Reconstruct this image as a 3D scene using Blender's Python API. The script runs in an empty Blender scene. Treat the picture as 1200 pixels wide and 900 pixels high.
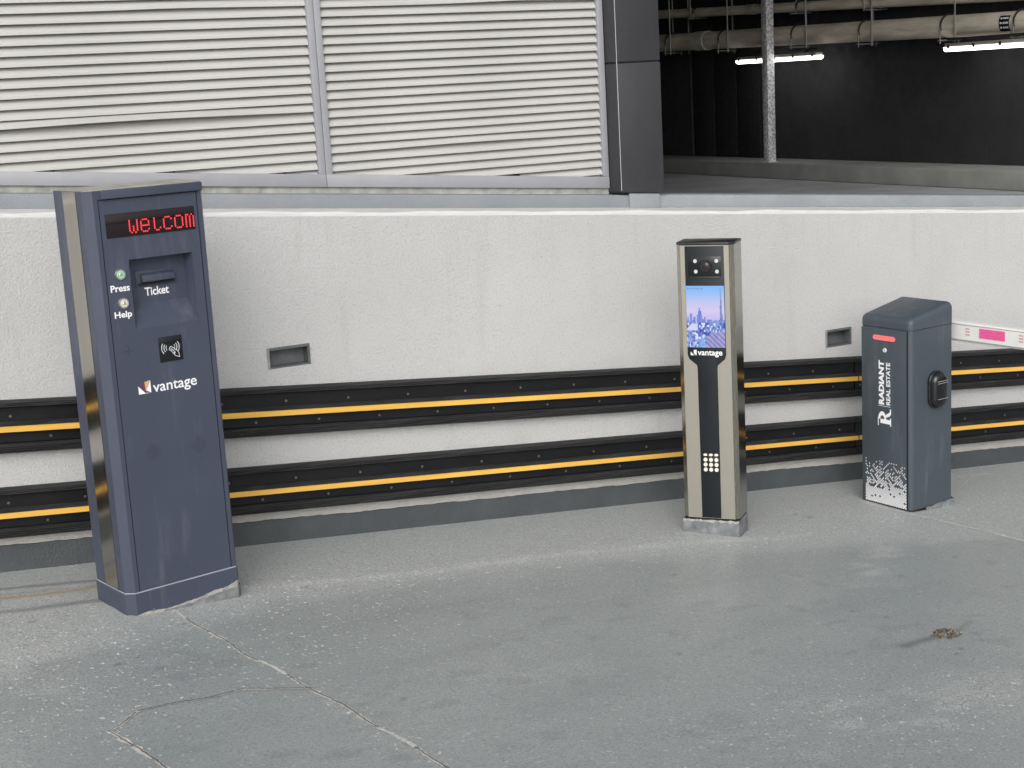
import bpy, bmesh, math, random
import numpy as np
from mathutils import Matrix, Vector
random.seed(7); rng = np.random.default_rng(11)
scene = bpy.context.scene
COL = scene.collection
R = math.radians
T = 0.0838086          # fall of the ramp per metre towards +X (z = -T*x), gravity is -Z
YW = 5.902             # front face of the white parapet

# ------------------------------------------------------------------ camera, sky, sun, exposure
cd = bpy.data.cameras.new('camera'); cam = bpy.data.objects.new('camera', cd); COL.objects.link(cam)
right = Vector((0.8862082, -0.4601336, -0.0539645)); down = Vector((-0.1380623, -0.1511082, -0.9788284)); fwd = Vector((0.4422373, 0.8748962, -0.1974405))
m = Matrix((right, -down, -fwd)).transposed().to_4x4(); m.translation = (0, 0, 1.7)
cam.matrix_world = m
cd.sensor_width = 36; cd.lens = 52.6126; cd.clip_start = .05; cd.clip_end = 500
scene.camera = cam

SUN_EL, SUN_AZ = R(33), R(212)       # azimuth clockwise from +Y
world = bpy.data.worlds.new('World'); scene.world = world; world.use_nodes = True
wn = world.node_tree; wn.nodes.clear()
sky = wn.nodes.new('ShaderNodeTexSky'); sky.sky_type = 'NISHITA'; sky.sun_disc = False
sky.sun_elevation = SUN_EL; sky.sun_rotation = SUN_AZ; sky.dust_density = 4.0; sky.ozone_density = 1.0
hs = wn.nodes.new('ShaderNodeHueSaturation'); hs.inputs['Saturation'].default_value = .22
bg = wn.nodes.new('ShaderNodeBackground'); bg.inputs['Strength'].default_value = .15
wo = wn.nodes.new('ShaderNodeOutputWorld')
wn.links.new(sky.outputs[0], hs.inputs['Color']); wn.links.new(hs.outputs[0], bg.inputs[0]); wn.links.new(bg.outputs[0], wo.inputs[0])
sd = bpy.data.lights.new('sun', 'SUN'); sd.energy = 0.98; sd.angle = R(60); sd.color = (1, .98, .955)
sun = bpy.data.objects.new('sun', sd); COL.objects.link(sun)
sdir = Vector((math.sin(SUN_AZ)*math.cos(SUN_EL), math.cos(SUN_AZ)*math.cos(SUN_EL), math.sin(SUN_EL)))
sun.rotation_euler = sdir.to_track_quat('Z', 'Y').to_euler(); sun.location = (0, -3, 8)
scene.view_settings.view_transform = 'Standard'; scene.view_settings.look = 'None'
scene.view_settings.gamma = 1; scene.view_settings.use_curve_mapping = False
scene.view_settings.exposure = 0.18
scene.cycles.use_adaptive_sampling = True; scene.cycles.adaptive_threshold = .02; scene.cycles.use_denoising = True
scene.cycles.max_bounces = 7; scene.cycles.diffuse_bounces = 4; scene.cycles.glossy_bounces = 3; scene.cycles.transmission_bounces = 2

# ------------------------------------------------------------------ helpers
class MB:
    """collects shapes; build() links them as one mesh object"""
    def __init__(s): s.v = []; s.f = []; s.mi = []
    def add(s, vs, fs, mi=0):
        o = len(s.v); s.v += [tuple(map(float, p)) for p in vs]
        for f in fs: s.f.append([o+i for i in f]); s.mi.append(mi)
        return s
    def box(s, x0, x1, y0, y1, z0, z1, mi=0):
        return s.add([(x0,y0,z0),(x1,y0,z0),(x1,y1,z0),(x0,y1,z0),(x0,y0,z1),(x1,y0,z1),(x1,y1,z1),(x0,y1,z1)],
                     [(0,3,2,1),(4,5,6,7),(0,1,5,4),(1,2,6,5),(2,3,7,6),(3,0,4,7)], mi)
    def sbox(s, x0, x1, y0, y1, h0, h1, k=T, mi=0):      # box following a slope z = h - k*x
        return s.add([(x0,y0,h0-k*x0),(x1,y0,h0-k*x1),(x1,y1,h0-k*x1),(x0,y1,h0-k*x0),(x0,y0,h1-k*x0),(x1,y0,h1-k*x1),(x1,y1,h1-k*x1),(x0,y1,h1-k*x0)],
                     [(0,3,2,1),(4,5,6,7),(0,1,5,4),(1,2,6,5),(2,3,7,6),(3,0,4,7)], mi)
    def prism(s, poly, fn, a, b, mi=0):                  # poly of 2D points, fn(p, t) -> 3D
        n = len(poly)
        vs = [fn(p, a) for p in poly]+[fn(p, b) for p in poly]
        fs = [tuple(range(n))[::-1], tuple(range(n, 2*n))]+[(i, (i+1) % n, n+(i+1) % n, n+i) for i in range(n)]
        return s.add(vs, fs, mi)
    def cyl(s, p0, p1, r0, r1=None, n=16, mi=0, caps=True):
        p0 = Vector(p0); p1 = Vector(p1); r1 = r0 if r1 is None else r1
        d = (p1-p0).normalized(); a = d.orthogonal().normalized(); b = d.cross(a)
        vs = []
        for p, r in ((p0, r0), (p1, r1)):
            for i in range(n):
                t = 2*math.pi*i/n; vs.append(p+a*(r*math.cos(t))+b*(r*math.sin(t)))
        fs = [(i, (i+1) % n, n+(i+1) % n, n+i) for i in range(n)]
        if caps: fs += [tuple(range(n))[::-1], tuple(range(n, 2*n))]
        return s.add(vs, fs, mi)
    def tube(s, pts, r, n=8, mi=0):
        for i in range(len(pts)-1): s.cyl(pts[i], pts[i+1], r, n=n, mi=mi)
        return s
    def build(s, name, mat, parent=None, bevel=0, seg=2, smooth=None, recalc=True, loc=None, rz=0):
        me = bpy.data.meshes.new(name); me.from_pydata(s.v, [], s.f)
        mats = mat if isinstance(mat, (list, tuple)) else [mat]
        for q in mats: me.materials.append(q)
        if len(mats) > 1: me.polygons.foreach_set('material_index', s.mi)
        if recalc or bevel:
            bm = bmesh.new(); bm.from_mesh(me)
            if recalc: bmesh.ops.recalc_face_normals(bm, faces=bm.faces)
            if bevel:
                es = [e for e in bm.edges if len(e.link_faces) == 2 and e.calc_face_angle(0) > R(25)]
                bmesh.ops.bevel(bm, geom=es, offset=bevel, segments=seg, affect='EDGES', profile=.5, clamp_overlap=True)
            bm.to_mesh(me); bm.free()
        sm = smooth if smooth is not None else (bevel > 0)
        if sm:
            me.polygons.foreach_set('use_smooth', [True]*len(me.polygons)); me.set_sharp_from_angle(angle=R(38))
        o = bpy.data.objects.new(name, me); COL.objects.link(o)
        if parent: o.parent = parent
        if loc: o.location = loc
        o.rotation_euler.z = rz
        return o

def tag(o, label=None, cat=None, group=None, kind=None):
    if label: o['label'] = label
    if cat: o['category'] = cat
    if group: o['group'] = group
    if kind: o['kind'] = kind
    return o
def empty(name, loc=(0,0,0), rz=0, label=None, cat=None, group=None, kind=None):
    o = bpy.data.objects.new(name, None); COL.objects.link(o); o.location = loc; o.rotation_euler.z = rz; o.empty_display_size = .1
    return tag(o, label, cat, group, kind)
def inst(o, parent, loc):
    c = o.copy(); COL.objects.link(c); c.parent = parent; c.location = loc; return c

# text as flat mesh, fitted to a width x height rectangle
def text_mb(body, o, rgt, up, w, h, bold=.0, lift=.0008, space=1.0, mi=0, mb=None):
    cu = bpy.data.curves.new('t', 'FONT'); cu.body = body; cu.size = 1; cu.offset = bold; cu.space_character = space
    cu.resolution_u = 4; cu.fill_mode = 'FRONT'
    to = bpy.data.objects.new('t', cu); COL.objects.link(to)
    dg = bpy.context.evaluated_depsgraph_get(); dg.update()
    me = to.evaluated_get(dg).to_mesh()
    vs = [v.co.copy() for v in me.vertices]; fs = [tuple(p.vertices) for p in me.polygons]
    to.evaluated_get(dg).to_mesh_clear(); bpy.data.objects.remove(to); bpy.data.curves.remove(cu)
    x0 = min(v.x for v in vs); x1 = max(v.x for v in vs); y0 = min(v.y for v in vs); y1 = max(v.y for v in vs)
    o = Vector(o); rgt = Vector(rgt).normalized(); up = Vector(up).normalized(); n = rgt.cross(up)
    mb = mb or MB()
    mb.add([o+rgt*((v.x-x0)/(x1-x0)*w)+up*((v.y-y0)/(y1-y0)*h)+n*lift for v in vs], fs, mi)
    return mb
def flat(polys, o, rgt, up, lift=.0008, mb=None, mi=0):    # list of 2D polygons on a face
    o = Vector(o); rgt = Vector(rgt).normalized(); up = Vector(up).normalized(); n = rgt.cross(up)
    mb = mb or MB()
    for p in polys: mb.add([o+rgt*a+up*b+n*lift for a, b in p], [tuple(range(len(p)))], mi)
    return mb
def stroke(pts, w):                                       # polyline -> quads
    out = []
    for (a, b), (c, d) in zip(pts[:-1], pts[1:]):
        l = math.hypot(c-a, d-b) or 1; nx, ny = -(d-b)/l*w/2, (c-a)/l*w/2
        out.append([(a+nx, b+ny), (a-nx, b-ny), (c-nx, d-ny), (c+nx, d+ny)])
    return out

# ------------------------------------------------------------------ materials
class Mat:
    def __init__(s, name):
        s.m = bpy.data.materials.new(name); s.m.use_nodes = True; s.t = s.m.node_tree; s.t.nodes.clear()
        s.b = s.n('ShaderNodeBsdfPrincipled'); s.o = s.n('ShaderNodeOutputMaterial'); s.l(s.b.outputs[0], s.o.inputs[0])
        s.tc = s.n('ShaderNodeTexCoord').outputs['Object']
    def n(s, t, **k):
        q = s.t.nodes.new(t)
        for a, b in k.items(): setattr(q, a, b)
        return q
    def l(s, a, b): s.t.links.new(a, b)
    def noise(s, scale, detail=3, rough=.5, stretch=None, dist=0):
        q = s.n('ShaderNodeTexNoise'); q.inputs['Scale'].default_value = scale; q.inputs['Detail'].default_value = detail
        q.inputs['Roughness'].default_value = rough; q.inputs['Distortion'].default_value = dist
        if stretch:
            mp = s.n('ShaderNodeMapping'); mp.inputs['Scale'].default_value = stretch; s.l(s.tc, mp.inputs[0]); s.l(mp.outputs[0], q.inputs[0])
        else: s.l(s.tc, q.inputs[0])
        return q.outputs[0]
    def ramp(s, f, stops):
        q = s.n('ShaderNodeValToRGB'); cr = q.color_ramp
        while len(cr.elements) < len(stops): cr.elements.new(.5)
        for e, (p, c) in zip(cr.elements, stops):
            e.position = p; e.color = (*(c if isinstance(c, tuple) else (c,)*3), 1)
        s.l(f, q.inputs[0]); return q.outputs[0]
    def mix(s, f, a, b, mode='MIX'):
        q = s.n('ShaderNodeMix', data_type='RGBA', blend_type=mode)
        for i, v in ((0, f), (6, a), (7, b)):
            if isinstance(v, (int, float)): q.inputs[i].default_value = v
            elif isinstance(v, tuple): q.inputs[i].default_value = (*v, 1)
            else: s.l(v, q.inputs[i])
        return q.outputs[2]
    def math(s, op, a, b=0):
        q = s.n('ShaderNodeMath', operation=op)
        for i, v in ((0, a), (1, b)):
            if isinstance(v, (int, float)): q.inputs[i].default_value = v
            else: s.l(v, q.inputs[i])
        return q.outputs[0]
    def attr(s, name):
        q = s.n('ShaderNodeAttribute', attribute_name=name); return q.outputs
    def set(s, **k):
        for a, v in k.items():
            i = s.b.inputs[a.replace('_', ' ')]
            if isinstance(v, tuple): i.default_value = (*v, 1) if len(v) == 3 else v
            elif isinstance(v, (int, float)): i.default_value = v
            else: s.l(v, i)
        return s
    def bump(s, h, strength=.3, dist=.01):
        q = s.n('ShaderNodeBump'); q.inputs['Strength'].default_value = strength; q.inputs['Distance'].default_value = dist
        s.l(h, q.inputs['Height']); s.l(q.outputs[0], s.b.inputs['Normal']); return s
def paint(name, col, rough=.4, var=.12, scale=8, metal=0, bump=0, bscale=300, spec=.5, streak=None):
    k = Mat(name)
    f = k.noise(scale, 5, .6, streak)
    c = k.mix(k.ramp(f, [(.3, 0.), (.7, 1.)]), tuple(x*(1-var) for x in col), tuple(min(1, x*(1+var)) for x in col))
    k.set(Base_Color=c, Metallic=metal, Specular_IOR_Level=spec)
    k.set(Roughness=k.ramp(k.noise(scale*3, 3), [(.3, rough*.85), (.7, min(1, rough*1.15))]))
    if bump: k.bump(k.noise(bscale, 3), bump, .002)
    return k.m
def emit(name, col, strength):
    k = Mat(name); k.set(Base_Color=(0.02, .02, .02), Emission_Color=col, Emission_Strength=strength, Roughness=.5); return k.m

# white rough plaster
k = Mat('white_plaster')
big = k.ramp(k.noise(1.3, 5, .6), [(.35, 0.), (.7, 1.)])
c = k.mix(big, (.485, .485, .482), (.53, .53, .528))
st = k.ramp(k.noise(3.2, 6, .65, (1, 1, .35)), [(.58, 0.), (.8, .35)])
c = k.mix(st, c, (.36, .35, .33))
c = k.mix(k.ramp(k.noise(55, 2, .5), [(.70, 0.), (.74, .5)]), c, (.25, .245, .24))
sep = k.n('ShaderNodeSeparateXYZ'); k.l(k.tc, sep.inputs[0])
hh = k.math('ADD', sep.outputs[2], k.math('MULTIPLY', sep.outputs[0], T))
mott = k.noise(12, 5, .7)
c = k.mix(k.math('MULTIPLY', k.ramp(hh, [(.10, .75), (.20, 0.)]), k.ramp(mott, [(.3, .3), (.65, 1.)])), c, (.36, .34, .295))
c = k.mix(k.math('MULTIPLY', k.ramp(k.math('SUBTRACT', hh, .6), [(.45, 0.), (.78, .55)]), k.ramp(k.noise(16, 6, .7, (1, 1, .05)), [(.54, 0.), (.72, .6)])), c, (.33, .325, .31))
grit = k.noise(112, 5, .62)
c = k.mix(k.ramp(grit, [(.34, .34), (.52, 0.)]), c, (.30, .297, .293))
drip = k.math('MULTIPLY', k.ramp(k.noise(9, 5, .65, (1, 1, .06)), [(.56, 0.), (.75, .22)]), k.ramp(k.noise(1.1, 2), [(.42, 0.), (.6, 1.)]))
c = k.mix(drip, c, (.31, .305, .29))
k.set(Base_Color=c, Roughness=.85, Specular_IOR_Level=.25)
h = k.math('ADD', k.math('MULTIPLY', grit, 1.0), k.math('MULTIPLY', k.noise(300, 2, .5), .3))
k.bump(h, .62, .0115); PLASTER = k.m
# painted skirting band
k = Mat('grey_band_paint')
c = k.mix(k.ramp(k.noise(5, 5, .6), [(.3, 0.), (.7, 1.)]), (.044, .051, .056), (.063, .070, .075))
c = k.mix(k.ramp(k.noise(160, 2), [(.62, 0.), (.72, .4)]), c, (.13, .14, .14))
k.set(Base_Color=c, Roughness=.6); k.bump(k.noise(120, 3), .6, .006); BAND = k.m
# grey-blue painted upstand under the louvres
k = Mat('pale_grey_paint')
c = k.mix(k.ramp(k.noise(4, 5, .6), [(.3, 0.), (.7, 1.)]), (.215, .230, .25), (.265, .28, .295))
k.set(Base_Color=c, Roughness=.65); k.bump(k.noise(110, 3), .5, .006); UPST = k.m
LOUV = paint('louvre_offwhite', (.475, .469, .455), .45, .06, 5, streak=(.4, 1, 3))
FRAME = paint('louvre_frame_grey', (.295, .30, .32), .45, .05, 6)
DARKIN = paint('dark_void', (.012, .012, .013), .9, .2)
SEAL = paint('grey_sealant', (.33, .33, .305), .8, .3, 20)
CLAD = paint('charcoal_cladding', (.034, .033, .037), .5, .12, 7, streak=(1, 1, .3), bump=.04, bscale=60)
RUB = paint('black_rubber', (.007, .0075, .009), .5, .35, 14, streak=(.3, 1, 1), bump=.1, bscale=160, spec=.3)
kk_ = Mat('worn_rubber_flange')
c_ = kk_.mix(kk_.ramp(kk_.noise(16, 6, .7, (.12, 2, 5)), [(.35, 0.), (.7, 1.)]), (.014, .0145, .015), (.042, .043, .043))
c_ = kk_.mix(kk_.ramp(kk_.noise(7, 6, .7, (.25, 1, 3)), [(.60, 0.), (.74, .6)]), c_, (.13, .12, .105))
kk_.set(Base_Color=c_, Roughness=.7, Specular_IOR_Level=.3); kk_.bump(kk_.noise(60, 4, .6, (.05, 1, 6)), .4, .003); RUBG = kk_.m
YEL = paint('yellow_strip', (.72, .415, .075), .5, .16, 9, streak=(.2, 1, 2))
BOLT = paint('zinc_bolt', (.17, .16, .145), .4, .2, metal=.7)
VENTM = paint('vent_grey', (.10, .105, .11), .6, .25, 15)
VENTE = paint('vent_edge_grey', (.22, .225, .23), .6, .3, 30)
# kiosk / machine paints
def machine_paint(name, col, wear, rough):
    k = Mat(name)
    c = k.mix(k.ramp(k.noise(3, 5, .6), [(.3, 0.), (.7, 1.)]), tuple(x*.93 for x in col), tuple(x*1.07 for x in col))
    dust = k.ramp(k.noise(6, 6, .7, (2.5, 2.5, .35)), [(.55, 0.), (.8, .18)])
    c = k.mix(dust, c, (.30, .31, .33))
    # scuffs gather near the foot of the housing
    sep = k.n('ShaderNodeSeparateXYZ'); k.l(k.tc, sep.inputs[0])
    low = k.ramp(sep.outputs[2], [(0., 1.), (.45, 0.)])
    sc = k.ramp(k.noise(26, 6, .75), [(.66, 0.), (.72, 1.)])
    c = k.mix(k.math('MULTIPLY', k.math('MULTIPLY', sc, low), wear), c, (.34, .35, .37))
    k.set(Base_Color=c, Roughness=k.ramp(k.noise(9, 5, .6), [(.3, rough*.85), (.7, rough*1.3)]), Specular_IOR_Level=.45)
    k.bump(k.noise(420, 2), .05, .001); return k.m
NAVY = machine_paint('navy_powder_coat', (.052, .061, .092), .55, .38)
NAVYD = machine_paint('navy_recess_paint', (.050, .059, .089), .1, .4)
SLATE = machine_paint('slate_powder_coat', (.053, .069, .083), .35, .42)
BLACKGAP = paint('black_gap', (.006, .006, .007), .8, .2)
BLACKPL = paint('black_plastic', (.011, .012, .014), .28, .2, 12)
k = Mat('black_glass'); k.set(Base_Color=(.008, .009, .011), Roughness=.12, Specular_IOR_Level=.5); GLASSB = k.m
k = Mat('dark_red_glass'); k.set(Base_Color=(.012, .006, .007), Roughness=.10, Specular_IOR_Level=.5); DISP = k.m
k = Mat('satin_panel'); k.set(Base_Color=k.mix(k.ramp(k.noise(4,4), [(.3,0.),(.7,1.)]), (.010,.012,.015), (.014,.017,.021)), Roughness=.42, Specular_IOR_Level=.3); PANELB = k.m
def steel(name, col, rough, streak, scale=30, metal=1.0):
    k = Mat(name)
    f = k.noise(scale, 4, .6, streak)
    c = k.mix(f, tuple(x*.88 for x in col), tuple(x*1.08 for x in col))
    k.set(Base_Color=c, Metallic=metal, Roughness=k.ramp(f, [(.3, rough*.8), (.7, rough*1.25)])); k.bump(f, .04, .001)
    return k.m
STRIP = steel('polished_steel_strip', (.46, .44, .39), .14, (4, 4, .15))
CHAMP = steel('brushed_champagne_steel', (.475, .452, .392), .40, (60, 60, 1.2), 12)
CHAMPS = steel('champagne_steel_edge', (.49, .46, .385), .24, (25, 25, .8), 12)
SIDES = steel('polished_side_steel', (.36, .345, .31), .13, (8, 8, .3), 12)
CAPD = paint('dark_steel_cap', (.05, .05, .052), .35, .2, metal=.6)
CONC = paint('scuffed_concrete', (.165, .175, .18), .8, .4, 22, bump=.6, bscale=70)
CHIP = paint('chipped_cream_paint', (.33, .325, .30), .85, .3, 40, bump=.4, bscale=120)
WHITE = paint('white_lettering', (.80, .80, .82), .5, .03)
LETG = paint('grey_white_lettering_and_glint', (.62, .65, .68), .5, .05)
ORG = paint('logo_orange', (.62, .36, .16), .5, .05); RED = paint('logo_maroon', (.16, .035, .06), .5, .05); PUR = paint('logo_purple', (.07, .045, .13), .5, .05)
LED = emit('red_led', (1, .03, .05), 1.25)
REDBAR = emit('barrier_signal_light', (1, .17, .17), .95)
CHROME = steel('chrome', (.80, .79, .75), .35, (1, 1, 1))
BTNG = paint('green_lit_button', (.30, .58, .34), .35, .1)
BTNC = paint('cream_button', (.55, .53, .44), .35, .1)
KEYM = paint('cream_key', (.72, .69, .58), .45, .08, 60)
IRLED = emit('infrared_led_ring', (1, 1, .97), .65)
BOOMW = paint('boom_white', (.74, .73, .71), .4, .06, 6); BOOMG = paint('boom_grey_edge', (.33, .33, .33), .5, .1)
REFL = paint('pink_reflector', (.76, .11, .30), .35, .15, 30, streak=(1, 1, 6)); FAINT = paint('faded_red_mark', (.55, .30, .29), .6, .2, 60)
# garage interior
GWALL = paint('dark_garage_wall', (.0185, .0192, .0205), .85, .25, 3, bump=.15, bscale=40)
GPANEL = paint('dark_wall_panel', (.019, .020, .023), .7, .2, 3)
GFLOOR = paint('garage_floor_grey', (.36, .36, .378), .6, .2, 2)
GKERB = paint('greenish_concrete_kerb', (.225, .238, .226), .8, .16, 3)
PIPE = paint('dusty_pvc_pipe', (.62, .56, .46), .6, .3, 5, streak=(1, .5, 3)); PIPEL = paint('pale_pipe_coupling', (.55, .53, .45), .6, .2)
IRON = paint('black_iron_clamp', (.02, .02, .02), .6, .2); ROD = paint('zinc_rod', (.32, .32, .31), .45, .15, metal=.6)
k = Mat('galvanised_post'); v = k.n('ShaderNodeTexVoronoi'); v.inputs['Scale'].default_value = 42; k.l(k.tc, v.inputs['Vector'])
k.set(Base_Color=k.mix(k.ramp(k.math('ADD', k.math('MULTIPLY', v.outputs[0], .7), k.math('MULTIPLY', k.noise(60, 4, .7), .5)), [(.3, 0.), (.75, 1.)]), (.24, .24, .25), (.80, .80, .82)), Roughness=.55, Metallic=.25); GALV = k.m
TUBE = emit('lit_diffuser', (1, .985, .96), 6.0)
FIXH = paint('fixture_housing', (.30, .28, .25), .6, .15)
DIRTM = paint('dry_dirt', (.115, .092, .066), .95, .6, 90); DIRT2 = paint('pale_dry_leaf', (.30, .25, .17), .9, .4, 60)

# ------------------------------------------------------------------ the ramp floor
def vnoise(x, y, s, seed):
    g = np.random.default_rng(seed).random((257, 257)); x = x*s+40; y = y*s+40
    xi = np.floor(x).astype(int); yi = np.floor(y).astype(int); fx = x-xi; fy = y-yi
    fx = fx*fx*(3-2*fx); fy = fy*fy*(3-2*fy); q = lambda a, b: g[a % 256, b % 256]
    return (q(xi, yi)*(1-fx)+q(xi+1, yi)*fx)*(1-fy)+(q(xi, yi+1)*(1-fx)+q(xi+1, yi+1)*fx)*fy
def fbm(x, y, s, seed, o=4):
    t = 0; a = .5
    for i in range(o): t = t+a*vnoise(x, y, s*2**i, seed+i); a *= .5
    return t/(1-.5**o)
def sstep(x, a, b): t = np.clip((x-a)/(b-a), 0, 1); return t*t*(3-2*t)
def pldist(X, Y, pts):
    d = np.full(X.shape, 1e9)
    for (a, b), (c, e) in zip(pts[:-1], pts[1:]):
        t = np.clip(((X-a)*(c-a)+(Y-b)*(e-b))/((c-a)**2+(e-b)**2), 0, 1)
        d = np.minimum(d, np.hypot(X-a-t*(c-a), Y-b-t*(e-b)))
    return d
def zfloor(x): return -T*np.clip(x, -9, 13)
xs = np.concatenate([[-60, -30, -15, -9, -6, -3, -1, -.4], np.arange(0, 6.6, .018), [6.8, 7.2, 8, 10, 13, 20, 40, 60]])
ys = np.concatenate([[-60, -30, -12, -5, -1, 1, 2, 2.6], np.arange(3.0, 5.92, .018), [6.0]])
GX, GY = np.meshgrid(xs, ys, indexing='ij')
nx, ny = GX.shape
GZ = zfloor(GX)+(fbm(GX, GY, 1.1, 3)-.5)*.010*(GY < 5.75)*(GX > -.1)*(GX < 6.7)*(GY > 2.9)
vv = np.stack([GX, GY, GZ], -1).reshape(-1, 3)
I = np.arange(nx*ny).reshape(nx, ny)
qd = np.stack([I[:-1, :-1], I[1:, :-1], I[1:, 1:], I[:-1, 1:]], -1).reshape(-1, 4)
me = bpy.data.meshes.new('ramp_floor'); me.vertices.add(len(vv)); me.vertices.foreach_set('co', vv.ravel())
me.loops.add(qd.size); me.loops.foreach_set('vertex_index', qd.ravel().astype(np.int32))
me.polygons.add(len(qd)); me.polygons.foreach_set('loop_start', np.arange(0, qd.size, 4, dtype=np.int32)); me.update(calc_edges=True); me.validate()
me.polygons.foreach_set('use_smooth', [True]*len(me.polygons))
X, Y = vv[:, 0], vv[:, 1]
n1 = fbm(X, Y, 2.2, 21); n2 = fbm(X, Y, 7, 31); n3 = fbm(X*.5, Y, 14, 41)
edge = np.interp(X, [0, .53, .94, 1.46, 2.1, 2.53, 3.46, 4.07, 4.76, 6], [4.72, 4.75, 4.80, 5.02, 5.10, 5.07, 4.95, 4.87, 4.62, 4.2])
dust = sstep(Y+(n2-.5)*.20+(n1-.5)*.16, edge-.20, edge+.18)*.62
dust = np.maximum(dust, np.exp(-(pldist(X, Y, [(1.35, 5.38), (1.54, 5.31), (2.15, 5.265), (2.77, 5.255), (3.41, 5.20), (4.0, 5.1)])/.035)**2)*1.1*sstep(n2, .25, .5))
arc = pldist(X, Y, [(4.3, 4.95), (4.15, 4.75), (3.95, 4.6), (3.75, 4.45)])
dust = np.maximum(dust, np.exp(-(arc/.12)**2)*sstep(n3, .30, .62)*.6)
dust = np.maximum(dust, sstep(n1*.5+n3*.5, .48, .66)*.34*sstep(Y, 5.3, 4.2))
low = np.exp(-((X-2.9)/.9)**2-((Y-3.25)/.35)**2)+np.exp(-((X-.55)/.35)**2-((Y-4.5)/.5)**2)*1.2
dust = np.clip(dust+low*.38*sstep(n3*.6+n2*.4, .36, .66), 0, 1)
chips = np.clip(.30+.9*np.exp(-((X-1.35)/.7)**2-((Y-4.75)/.35)**2)+.5*np.exp(-((Y-5.2)/.25)**2)+.55*low, 0, 1)
ck = np.minimum(pldist(X, Y, [(1.185, 5.16), (1.289, 4.596), (1.374, 4.215), (1.468, 3.729), (1.6, 3.0)]), pldist(X, Y, [(1.374, 4.22), (1.195, 4.297), (.842, 4.25), (.742, 4.138), (.9, 3.5)]))
chips = np.clip(chips+.8*np.exp(-(ck/.05)**2), 0, 1); dust = np.clip(dust+.30*np.exp(-(ck/.03)**2)*sstep(n3, .3, .7), 0, 1)
wet = np.zeros_like(X)
wob = (n2-.5)*.05
for pts, w, a in (([(.55, 5.69), (.80, 5.66), (1.03, 5.625)], .016, .9), ([(.5, 5.41), (.80, 5.375), (1.0, 5.38)], .022, .8), ([(.5, 5.60), (.8, 5.585), (1.0, 5.56)], .012, .4)):
    wet = np.maximum(wet, a*np.exp(-(pldist(X, Y+wob, pts)/w)**2)*(.55+.45*n1))
wet = np.maximum(wet, .75*np.exp(-(pldist(X, Y+wob*.6, [(3.36, 3.765), (3.45, 3.785), (3.56, 3.80)])/.018)**2))
wet = np.maximum(wet, .5*np.exp(-(pldist(X, Y+wob*.6, [(3.6, 3.80), (3.68, 3.83), (3.78, 3.88)])/.010)**2))
wet = np.maximum(wet, .22*sstep(n3, .62, .78)*sstep(Y, 5.0, 4.5))
rust = .8*np.exp(-(pldist(X, Y+wob, [(.5, 5.56), (.83, 5.535), (1.0, 5.54)])/.016)**2)
streak = np.exp(-(pldist(X, Y+(n1-.5)*.03, [(1.30, 5.40), (1.54, 5.305), (2.15, 5.262), (2.77, 5.258), (3.41, 5.205), (3.9, 5.12)])/.036)**2)*(.45+.55*sstep(n2, .3, .6))
for tx0, ty0, tx1, ty1, tw_, ta in ((1.6, 4.25, 3.6, 4.72, .05, .10), (1.9, 3.75, 4.2, 4.35, .06, .09), (.9, 4.55, 2.9, 4.86, .04, .08)):
    mx_, my_ = (tx0+tx1)/2, (ty0+ty1)/2+.10
    wet = np.maximum(wet, ta*np.exp(-(pldist(X, Y, [(tx0, ty0), (mx_, my_), (tx1, ty1)])/tw_)**2)*sstep(n3, .25, .7)*1.6)
for q_ in range(46):
    sx, sy, sr = rng.uniform(.6, 5.2), rng.uniform(3.3, 5.6), rng.uniform(.004, .011)
    wet = np.maximum(wet, .75*np.exp(-(((X-sx)/1.6)**2+(Y-sy)**2)/sr**2))
for nme, arr in (('streak', streak), ('dust', dust), ('chips', chips), ('wet', wet), ('rust', rust)):
    a = me.attributes.new(nme, 'FLOAT', 'POINT'); a.data.foreach_set('value', arr.astype(np.float32))
k = Mat('grey_floor_coating')
dn = k.attr('dust')[2]
gr = k.noise(125, 4, .7); fine = k.noise(420, 2, .6); mid = k.noise(22, 5, .65)
dm = k.ramp(k.math('ADD', dn, k.math('ADD', k.math('MULTIPLY', k.math('SUBTRACT', gr, .5), 1.3), k.math('MULTIPLY', k.math('SUBTRACT', mid, .5), .6))), [(.22, 0.), (.85, .9)])
c = k.mix(k.ramp(k.noise(2.4, 5, .6), [(.3, 0.), (.7, 1.)]), (.275, .302, .301), (.325, .352, .350))
c = k.mix(k.ramp(mid, [(.3, 0.), (.75, .5)]), c, (.255, .279, .280))
c = k.mix(dm, c, (.435, .447, .436))
c = k.mix(k.attr('streak')[2], c, (.47, .476, .466))
c = k.mix(k.ramp(gr, [(.36, .85), (.52, 0.)]), c, (.165, .18, .18))
c = k.mix(k.ramp(fine, [(.54, 0.), (.70, .5)]), c, (.46, .47, .47))
ch = k.ramp(k.noise(60, 3, .6, dist=.4), [(.635, 0.), (.67, 1.)])
c = k.mix(k.math('MULTIPLY', ch, k.attr('chips')[2]), c, (.70, .71, .69))
c = k.mix(k.attr('wet')[2], c, (.105, .113, .117))
c = k.mix(k.attr('rust')[2], c, (.30, .21, .10))
rg = k.ramp(dm, [(0., .37), (.6, .60)])
k.set(Base_Color=c, Roughness=rg, Specular_IOR_Level=.5)
k.bump(k.math('ADD', k.math('MULTIPLY', gr, .7), k.math('MULTIPLY', fine, .3)), .35, .004)
me.materials.append(k.m)
floor = bpy.data.objects.new('ramp_floor', me); COL.objects.link(floor); tag(floor, 'grey coated concrete ramp floor with worn dusty patches', kind='structure')

def zl(x, y):      # local floor height used by things lying on it
    return float(zfloor(np.array(x))+(fbm(np.array([x]), np.array([y]), 1.1, 3)[0]-.5)*.010)
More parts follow.
